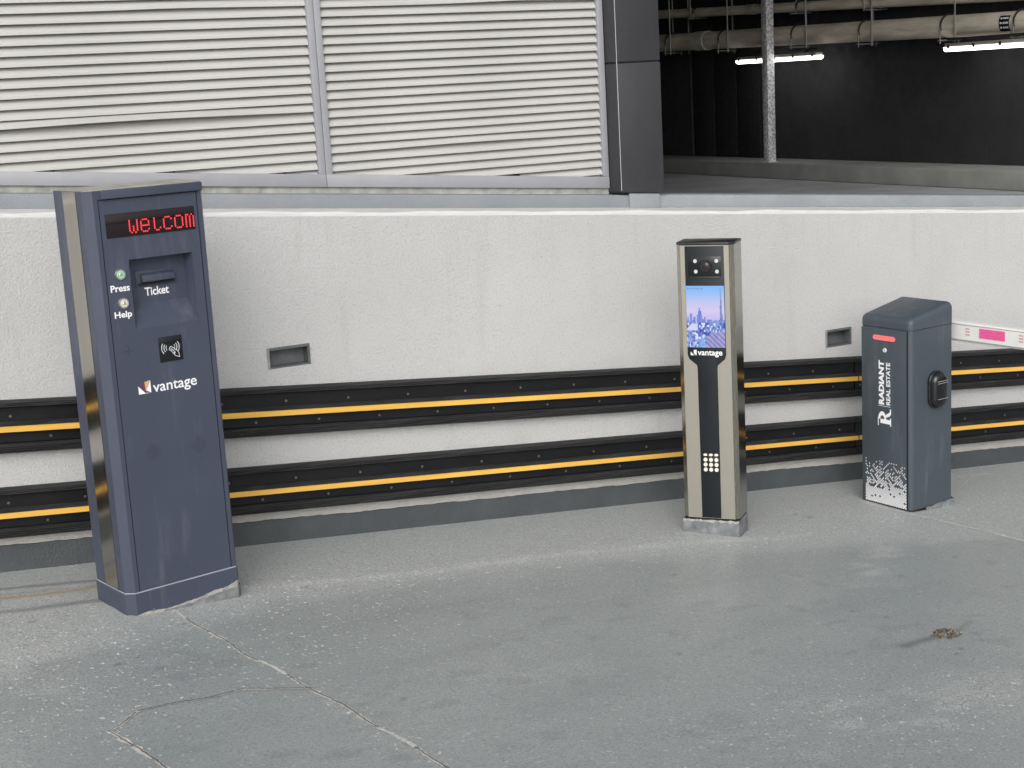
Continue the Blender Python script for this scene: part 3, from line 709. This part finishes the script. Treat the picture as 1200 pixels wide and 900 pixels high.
# microphone cross and loudspeaker perforations
mb = MB()
for i in range(-3, 4):
    for a, b in ((i*.0055, 0), (0, i*.0055)): flat([[(.0717+a+.0016*math.cos(t), .9476+b+.0016*math.sin(t)) for t in [j*math.pi/3 for j in range(6)]]], (0, DY, 0), FR, FU, .0004, mb)
mb.build('microphone_holes', BLACKGAP, door, recalc=False)['kind'] = 'stuff'
for cx, cz in ((.1243, .578), (.301, .571)):
    mb = MB()
    for i in range(-9, 10):
        for j in range(-9, 10):
            x, z = i*.0036, j*.0036
            if abs(x)+abs(z) < .034: flat([[(cx+x+.0009*math.cos(t), cz+z+.0009*math.sin(t)) for t in [q*math.pi/2 for q in range(4)]]], (0, DY, 0), FR, FU, .0004, mb)
    mb.build('speaker_holes', BLACKGAP, door, recalc=False)['kind'] = 'stuff'
# logo
def logo(o, rgt, upv, s, mats, parent):
    a = flat([[(0, 0), (1, 0), (.52, .04), (0, .62)], [(1, 0), (1, .95), (.62, .22)]], o, rgt, upv)
    a.v = [tuple(Vector(o)+(Vector(p)-Vector(o))*s) for p in a.v]
    ic = a.build('logo_mark', mats[0], parent, recalc=False)
    for poly, mt in (([(.0, .66), (.30, .80), (.38, .30)], mats[1]), ([(.30, .80), (.50, .85), (.56, .12), (.38, .30)], mats[2]), ([(.52, .86), (.98, .97), (.58, .16)], mats[3])):
        a = flat([poly], o, rgt, upv); a.v = [tuple(Vector(o)+(Vector(p)-Vector(o))*s) for p in a.v]; a.build('logo_facet', mt, ic, recalc=False)
logo((.0925, DY-.0012, .7905), FR, FU, .047, (WHITE, PUR, RED, ORG), tm)
text_mb('vantage', (.1475, DY, .7770), FR, FU, .170, .043, .010).build('brand_lettering', WHITE, tm, recalc=False)
# foot: painted base band with chipped lower edge over a concrete plinth
def ring(pts, z0f, z1f, mb, step=.012, close=False):
    seq = []
    P_ = pts+[pts[0]] if close else pts
    for (a, b), (c_, d_) in zip(P_[:-1], P_[1:]):
        L = math.hypot(c_-a, d_-b); k_ = max(1, int(L/step))
        for i in range(k_): seq.append((a+(c_-a)*i/k_, b+(d_-b)*i/k_))
    seq.append(P_[-1]); prev = None
    for i, (x, y) in enumerate(seq):
        cur = [(x, y, z0f(x, y, i)), (x, y, z1f(x, y, i))]
        if prev: mb.add([prev[0], cur[0], cur[1], prev[1]], [(0, 1, 2, 3)])
        prev = cur
    return mb
q = .003
base = [(-q*.4, -q), (Wd-.012, -q), (Wd+q, .018-q), (Wd+q, Dp+q), (-CH-q, Dp+q), (-CH-q, CH-q*.4)]
rr_ = random.Random(5)
ch_edge = lambda x, y, i: .004+.020*max(0, (x-.18)/.24)*(y < .05)+.012*max(0, (x-.34)/.06)*(y < .05)+rr_.uniform(-.0012, .0012)+.004*math.sin(i*.37)*math.sin(i*.11+1)
bb = ring(base, ch_edge, lambda x, y, i: .0835, MB(), .010, True)
bb.add([(x, y, .0835) for x, y in base], [tuple(range(6))]); foot_ = bb.build('base_band', NAVY, tm, recalc=False)
b2 = [(x*.999+.0002, y+.0012) for x, y in base]
bb = ring([(x, y+.001) for x, y in base], lambda x, y, i: -.02, lambda x, y, i: .012+.022*max(0, (x-.16)/.25)*(y < .05)+.016*max(0, (x-.33)/.06)*(y < .05)+rr_.uniform(-.001, .001)+.005*math.sin(i*.29+2)*math.sin(i*.13), MB(), .010, True)
bb.v = [(.1935+(x-.1935)*.998, .13+(y-.13)*.998, z) for x, y, z in bb.v]; bb.build('chipped_edge', CHIP, foot_, recalc=False)
mb = MB(); P_ = [(-CH-.001, CH-.001), (0, -.001), (Wd-.012, -.004), (Wd+.006, .014), (Wd+.005, Dp), (-CH, Dp)]
bb = ring(P_, lambda x, y, i: -.09, lambda x, y, i: -.004+.014*max(0, (x-.2)/.2)+rr_.uniform(-.003, .003), MB(), .010, True); bb.build('concrete_plinth', CONC, tm, recalc=False)
MB().prism([(x*.997+.0006, y*.99+.001) for x, y in base], lambda p, z: (p[0], p[1], z), .0836, .0868).build('base_line', BLINE, tm)

# ------------------------------------------------------------------ screen kiosk
ks = empty('screen_kiosk', (3.708, 5.183, -.311), R(-49.109), 'slim champagne steel kiosk with city picture screen and keypad', 'kiosk')
KZ0, KZ1 = .080, 1.288; KD = .150
kp = [(-.238, 0), (-.0275, 0), (-.0085, .022), (-.0085, KD), (-.2600, KD), (-.2600, .022)]
mb = MB()
vs = [(x, y, z) for z in (KZ0, KZ1) for x, y in kp]
mb.add(vs, [(0, 1, 7, 6)], 0); mb.add(vs, [(1, 2, 8, 7), (2, 3, 9, 8), (3, 4, 10, 9), (4, 5, 11, 10), (5, 0, 6, 11)], 1)
mb.mi[2] = mb.mi[4] = 2
mb.build('kiosk_body', [CHAMP, CHAMPS, SIDES], ks, recalc=False)
kc = [(-.239, -.004), (-.0270, -.004), (-.0070, .021), (-.0070, KD+.002), (-.2615, KD+.002), (-.2615, .021)]
MB().prism(kc, lambda p, z: (p[0], p[1], z), KZ1, KZ1+.012).build('top_cap', CAPD, ks, bevel=.002)
# black front panel: wide around the screen, tapering to a narrow strip
pan = [(-.2188, 1.284), (-.0488, 1.284), (-.0488, .815), (-.0545, .795), (-.0860, .768), (-.0885, .755), (-.0893, .0825), (-.1750, .0825), (-.1765, .755), (-.1790, .768), (-.2130, .795), (-.2188, .815)]
pn = MB().prism(pan, lambda p, y: (p[0], y, p[1]), -.003, -.0003).build('front_panel', PANELB, ks, bevel=.0008)
MB().box(-.0930, -.0898, -.0026, -.0003, .083, .75).build('panel_trim', CAPD, pn)
# camera window
cw = empty('camera_window'); cw.parent = ks
cwp = MB().box(-.2035, -.0605, -.0050, -.0031, 1.155, 1.2405).build('window_glass', GLASSB, ks, bevel=.0008)
bpy.data.objects.remove(cw)
mb = MB().cyl((-.127, -.005, 1.2), (-.127, -.010, 1.2), .026, .024, n=28); ln = mb.build('camera_lens', BLACKPL, cwp, smooth=True)
LENSG = Mat('lens_glass').set(Base_Color=(.03, .018, .022), Roughness=.08).m
MB().cyl((-.127, -.010, 1.2), (-.127, -.0125, 1.2), .015, .011, n=24).build('lens_front', LENSG, cwp, smooth=True)
for u, v in ((-.1732, 1.2206), (-.0801, 1.221), (-.171, 1.1758), (-.0786, 1.1755)):
    MB().cyl((u, -.005, v), (u, -.0068, v), .0082, .0075, n=18).build('infrared_led', IRLED, cwp, smooth=True)
MB().box(-.196, -.068, -.0058, -.0032, 1.146, 1.1535).build('window_sill', CAPD, pn, bevel=.001)
# screen: a picture of a city under a pale sky, held as colours on a fine grid
NX, NY = 56, 90
xx, yy = np.meshgrid((np.arange(NX)+.5)/NX, (np.arange(NY)+.5)/NY, indexing='ij')   # yy: 0 bottom, 1 top
def mixc(a, b, t): return np.array(a)*(1-t[..., None])+np.array(b)*t[..., None]
img = mixc((.62, .58, .86), (.22, .50, .95), sstep(yy, .62, 1.0))
img = np.where((yy < .62)[..., None], mixc((.55, .50, .86), (.66, .60, .88), sstep(yy, .42, .62)), img)
r2 = np.random.default_rng(4)
sk = .40+.05*r2.random(14)[(xx*14).astype(int).clip(0, 13)]
for cx, w, h in ((.11, .025, .56), (.03, .02, .50), (.20, .03, .50), (.34, .065, .53), (.34, .045, .60), (.34, .02, .645), (.42, .03, .47), (.48, .022, .50), (.60, .06, .46), (.72, .03, .44), (.82, .03, .45), (.95, .04, .46)):
    sk = np.where(abs(xx-cx) < w, np.maximum(sk, h), sk)
tw = np.abs(xx-.905) < np.interp(yy, [.4, .5, .6, .75, .85, .95], [.042, .036, .028, .016, .009, .004]); tw &= yy < .955
bl = fbm(xx, yy, 18, 5, 3); bl2 = vnoise(xx, yy, 26, 77)
img = np.where((yy < sk)[..., None], mixc((.06, .12, .55), (.30, .42, .85), bl), img)
img = np.where(tw[..., None], mixc((.10, .16, .42), (.30, .34, .66), bl2), img)
city = yy < .40
img = np.where(city[..., None], mixc((.03, .07, .42), (.36, .48, .88), np.clip(bl*1.9-.55, 0, 1)), img)
img = np.where((city & (bl2 > .74))[..., None], np.array((.72, .74, .95)), img)
roof = (np.abs(xx-.40)*1.1 < (.17-yy)) & (yy < .17); img = np.where(roof[..., None], mixc((.10, .25, .70), (.32, .55, .90), vnoise(xx, yy, 22, 9)), img)
st_ = (yy < .24) & (xx > .5) & (xx > .38+yy); img = np.where(st_[..., None], mixc((.14, .14, .42), (.46, .44, .74), np.clip((np.sin((yy*1.0+xx*.62)*75)*.5+.5)*.7+bl*.6-.15, 0, 1)), img)
st_ = (xx < .28) & (yy > .28) & (yy < .385) & (yy-.26 < xx*.6+.05); img = np.where(st_[..., None], np.array((.66, .66, .90)), img)
tx_ = (yy > .945) & (yy < .965) & (xx > .04) & (xx < .46) & (np.sin(xx*150) > -.2); img = np.where(tx_[..., None], np.array((.16, .26, .5)), img)
SU0, SU1, SV0, SV1 = -.2178, -.0505, .846, 1.114
me = bpy.data.meshes.new('screen'); gu = np.linspace(SU0, SU1, NX+1); gv = np.linspace(SV0, SV1, NY+1)
V_ = [(u, -.0036, v) for u in gu for v in gv]; F_ = [(i*(NY+1)+j, (i+1)*(NY+1)+j, (i+1)*(NY+1)+j+1, i*(NY+1)+j+1) for i in range(NX) for j in range(NY)]
me.from_pydata(V_, [], F_); ca = me.color_attributes.new('pic', 'FLOAT_COLOR', 'CORNER')
cols4 = np.concatenate([img.reshape(-1, 3), np.ones((NX*NY, 1))], 1).repeat(4, 0); ca.data.foreach_set('color', cols4.ravel().astype(np.float32))
k = Mat('lit_screen'); k.set(Base_Color=(.01, .01, .012), Roughness=.15, Emission_Color=k.attr('pic')[0], Emission_Strength=.85); me.materials.append(k.m)
so = bpy.data.objects.new('screen', me); COL.objects.link(so); so.parent = ks
logo((-.2045, -.0042, .8115), FR, FU, .026, (WHITE, PANELB, PANELB, WHITE), ks)
text_mb('vantage', (-.1735, -.0032, .8035), FR, FU, .109, .0300, .018).build('brand_lettering', WHITE, ks, recalc=False)
kb = MB().box(-.160, -.0955, -.0046, -.0031, .288, .376).build('keypad_plate', BLACKPL, ks, bevel=.0008)
k0 = None
for r_ in range(4):
    for q_ in range(3):
        u, v = -.1525+q_*.0245, .3025+r_*.0222
        if k0 is None:
            k0 = MB().cyl((0, 0, 0), (0, -.0035, 0), .0092, .0082, n=16).build('key', KEYM, kb, smooth=True); k0.location = (u, -.0047, v)
        else: c = inst(k0, kb, (u, -.0047, v)); c.scale.z = .62 if r_ == 3 else 1
# concrete foot
rr_ = random.Random(9)
kf = [(-.262, -.004), (-.010, -.006), (-.006, .016), (-.006, KD-.005), (-.266, KD-.005)]
bb = ring(kf, lambda x, y, i: -.06, lambda x, y, i: .0705+rr_.uniform(-.0025, .0025), MB(), .012, True)
bb.add([(x, y, .070) for x, y in kf], [tuple(range(5))]); bb.build('concrete_foot', CONC, ks, recalc=False)
bb = ring([(x*.998-.0005, y-.0012) for x, y in kf], lambda x, y, i: .064+rr_.uniform(-.004, .003), lambda x, y, i: .0715+rr_.uniform(-.002, .004), MB(), .008, True); bb.build('chipped_edge', CHIP, ks, recalc=False)
MB().prism([(-.255, .004), (-.015, .004), (-.012, .02), (-.012, KD-.005), (-.255, KD-.005)], lambda p, z: (p[0], p[1], z), .0705, .0795).build('dark_gap', BLACKGAP, ks)

# ------------------------------------------------------------------ barrier housing
bh = empty('barrier_housing', (4.723, 5.237, -.396), R(6.678), 'slate grey boom barrier housing with lettering and red signal light', 'barrier')
BX, BY, BS = .300, .312, .869
def rrect(x0, x1, y0, y1, r, n=6):
    out_ = []
    for cx, cy, a in ((x0+r, y0+r, 180), (x1-r, y0+r, 270), (x1-r, y1-r, 0), (x0+r, y1-r, 90)):
        for i in range(n+1): t = R(a+90*i/n); out_.append((cx+r*math.cos(t), cy+r*math.sin(t)))
    return out_
body = rrect(0, BX, 0, BY, .027, 8)
MB().prism(body, lambda p, z: (p[0], p[1], z), .006, BS-.0012).build('housing_body', SLATE, bh, smooth=True)
MB().prism(rrect(.003, BX-.003, .003, BY-.003, .02), lambda p, z: (p[0], p[1], z), BS-.0013, BS+.0013).build('lid_seam', BLACKGAP, bh)
# sloping rounded lid
mb = MB(); mb.prism([(-.001, BS+.0013), (BX+.001, BS+.0013), (BX+.001, .972), (BX-.03, .9735), (-.001, .922)], lambda p, y: (p[0], y, p[1]), -.001, BY+.001)
bm = bmesh.new(); me_ = bpy.data.meshes.new('t'); me_.from_pydata(mb.v, [], mb.f); bm.from_mesh(me_)
bmesh.ops.recalc_face_normals(bm, faces=bm.faces)
es = [e for e in bm.edges if max(v.co.z for v in e.verts) > .9 and not (min(v.co.x for v in e.verts) > .2 and max(v.co.x for v in e.verts) < .29)]
bmesh.ops.bevel(bm, geom=es, offset=.028, segments=6, affect='EDGES', profile=.5, clamp_overlap=True)
bm.to_mesh(me_); bm.free()
mb = MB(); mb.v = [tuple(v.co) for v in me_.vertices]; mb.f = [list(p.vertices) for p in me_.polygons]; mb.mi = [0]*len(mb.f)
mb.build('lid', SLATE, bh, smooth=True)
# door on the lettered face
dl = MB().box(-.0022, -.0002, .0250, .302, .006, BS-.006).build('door', SLATE, bh, bevel=.0008)
MB().box(-.0014, .004, .0185, .0249, .003, BS-.003).build('door_gap', BLACKGAP, bh)
XF = -.0024
BR, BU = (0, 0, 1), (0, 1, 0)     # lettering runs upwards
sp = [( .0915+.0, .0)]
pill = []
for cy, a in ((.2160, 0), (.1030, 180)):
    for i in range(9): t = R(a-90+180*i/8); pill.append((cy+.0115*math.cos(t), .8205+.0115*math.sin(t)))
MB().prism(pill, lambda p, x: (x, p[0], p[1]), -.0055, -.0023).build('signal_light', REDBAR, bh, smooth=False)
mb = MB().cyl((-.0022, .155, .763), (-.007, .155, .763), .0105, .0095, n=18); lk = mb.build('door_lock', LETG, bh, smooth=True)  # pale paint stands for the bright glint on the metal lock
MB().box(-.0078, -.0071, .1542, .1558, .758, .768).build('key_slot', BLACKGAP, lk)
text_mb('RADIANT', (XF, .161, .4985), BR, BU, .214, .0330, .05).build('company_lettering', WHITE, bh, recalc=False)
text_mb('REAL ESTATE', (XF, .1225, .5005), BR, BU, .205, .0255, .03).build('company_lettering', WHITE, bh, recalc=False)
flat([[(.4912, .122), (.4932, .122), (.4932, .198), (.4912, .198)]], (XF, 0, 0), BR, BU).build('divider_line', WHITE, bh, recalc=False)
# serif R mark: stem with serifs, bowl, leg and a thin outline (w runs along z, h along y)
def Rm(p): return [(.3885+a*.094, .118+b*.083) for a, b in p]
polys = [[(.10, 0), (.52, 0), (.52, .07), (.42, .10), (.42, .80), (.20, .80), (.20, .10), (.10, .07)]]
arc_o = [(.42+.40*math.cos(t), .66+.30*math.sin(t)) for t in [R(90-18*i) for i in range(11)]]
arc_i = [(.42+.19*math.cos(t), .66+.15*math.sin(t)) for t in [R(90-18*i) for i in range(11)]]
for i in range(10): polys.append([arc_o[i], arc_i[i], arc_i[i+1], arc_o[i+1]])
polys += [[(.06, .93), (.48, .93), (.48, .99), (.06, .99)], [(.50, .42), (.66, .40), (.84, .08), (.98, .10), (1.0, 0), (.74, 0), (.62, .10)]]
flat([Rm(p) for p in polys], (XF, 0, 0), BR, BU).build('company_mark', WHITE, bh, recalc=False)
# dithered diamond pattern at the foot of the door
mb = MB(); rp = random.Random(3); stp = .0146
nc = int((.2875-.0285)/stp*2); nr = int(.215/stp*2)
for j in range(nr):
    for i in range(nc):
        if (i+j) % 2: continue
        y = .0290+i*stp/2; z = .013+j*stp/2; t = j/nr
        dens = np.interp(t, [0, .2, .45, .75, 1], [1, .97, .72, .55, .25])
        if rp.random() > dens: continue
        s = stp*np.interp(t, [0, .2, .5, 1], [.43, .41, .34, .23])
        flat([[(z-s, y), (z, y-s), (z+s, y), (z, y+s)]], (XF, 0, 0), BR, BU, .0006, mb)
mb.v = [(x, y, min(max(z, .0065), .24)) for x, y, z in mb.v]
mb.build('diamond_pattern', WHITE, bh, recalc=False)['kind'] = 'stuff'
# photocell on the wide side
pc = rrect(.112, .222, .480, .662, .052, 8)
ph = MB().prism(pc, lambda p, y: (p[0], y, p[1]), -.016, -.0003).build('photocell', BLACKPL, bh, bevel=.006, seg=3)
pc2 = rrect(.134, .230, .494, .649, .046, 8)
dome = MB(); rgs = []
for t in (0, .3, .6, .8, .95):
    ins = .030*(1-math.sqrt(1-t*t)); rgs.append([(x, -.016-.030*t, z) for x, z in rrect(.115+ins, .219-ins, .484+ins, .658-ins, max(.012, .050-ins), 8)])
n = len(rgs[0]); dome.v = [p for r_ in rgs for p in r_]
for a in range(4):
    for i in range(n): dome.f.append([a*n+i, a*n+(i+1) % n, (a+1)*n+(i+1) % n, (a+1)*n+i]); dome.mi.append(0)
dome.f.append(list(range(4*n, 5*n))); dome.mi.append(0)
dome.build('photocell_cover', GLASSB, ph, smooth=True)
for z in (.530, .605, .615): MB().box(.136, .206, -.0465, -.0400, z-.0012, z+.0012).build('cover_groove', FIXH, ph, bevel=.0005)
flat([[(.158, .622), (.170, .619), (.182, .622), (.178, .633), (.170, .638), (.162, .633)]], (0, -.0425, 0), (1, 0, 0), (0, 0, 1)).build('cover_label', LETG, ph, recalc=False)
# mortar left under the housing
rr_ = random.Random(12)
bb = ring([(.10, -.003), (BX+.002, -.005), (BX+.004, BY*.3)], lambda x, y, i: -.06, lambda x, y, i: .004+.010*max(0, x-.1)/.2+rr_.uniform(-.003, .004), MB(), .010); bb.build('mortar_bed', CONC, bh, recalc=False)
MB().prism(rrect(.004, BX-.004, .004, BY-.004, .02), lambda p, z: (p[0], p[1], z), -.06, .0059).build('base_plate', BLACKGAP, bh)

# boom arm: starts behind the housing and reaches across the lane
bo = empty('barrier_boom', (4.723+.36*math.cos(R(6.678))-.1*math.sin(R(6.678)), 5.237+.36*math.sin(R(6.678))+.1, .378), R(6.678), 'white barrier boom arm with pink reflectors behind the housing', 'boom')
BL = 3.0
def bt(p, y): return (p[0], y, p[1])
MB().prism([(0, .0), (.004, -.004), (.052, -.004), (.056, 0), (.056, .084), (.052, .088), (.004, .088), (0, .084)], bt, .08, -BL).build('boom_profile', BOOMW, bo)
MB().box(-.0012, -.0001, -BL, .08, .0005, .0070).build('edge_strip', BOOMG, bo)
MB().box(-.0014, -.0001, -BL, .08, .0770, .0800).build('edge_strip', BOOMG, bo)
for y in (-.2, -.95, -1.7, -2.45): MB().box(-.0022, -.0002, y-.145, y, .0245, .0700).build('reflector', REFL, bo)
for y in (-.115, -.418):
    for z in (.03, .044, .058):
        MB().box(-.0016, -.0002, y-.028, y-.004, z, z+.006).build('faded_mark', FAINT, bo)
MB().box(.003, .053, .01, .10, -.02, .10).build('boom_clamp', BLACKPL, bo, bevel=.003)
MB().cyl((-.085, .06, .04), (.02, .06, .04), .03, n=20).build('drive_shaft', CHROME, bo, smooth=True)

# ------------------------------------------------------------------ small clump of dirt on the floor
dc = empty('dirt_clump', (3.585, 3.80, zl(3.585, 3.80)), 0, 'small brown clump of dry dirt and leaves on the floor', 'dirt')
rd_ = random.Random(8); mb = MB(); ml = MB()
for i in range(150):
    a = rd_.random()*6.28; r_ = .052*math.sqrt(rd_.random()); x, y = r_*math.cos(a)*1.15, r_*math.sin(a)*.8
    s = rd_.uniform(.004, .010); h = .014*(1-(r_/.055)**2)
    vs = [Vector((rd_.gauss(0, 1), rd_.gauss(0, 1), rd_.gauss(0, .6))).normalized()*s*rd_.uniform(.6, 1.1)+Vector((x, y, h*rd_.random()+.003)) for _ in range(4)]
    (mb if i % 4 else ml).add(vs, [(0, 1, 2), (0, 2, 3), (0, 3, 1), (1, 3, 2)])
mb.build('soil_crumbs', DIRTM, dc)['kind'] = 'stuff'; ml.build('leaf_bits', DIRT2, dc)['kind'] = 'stuff'
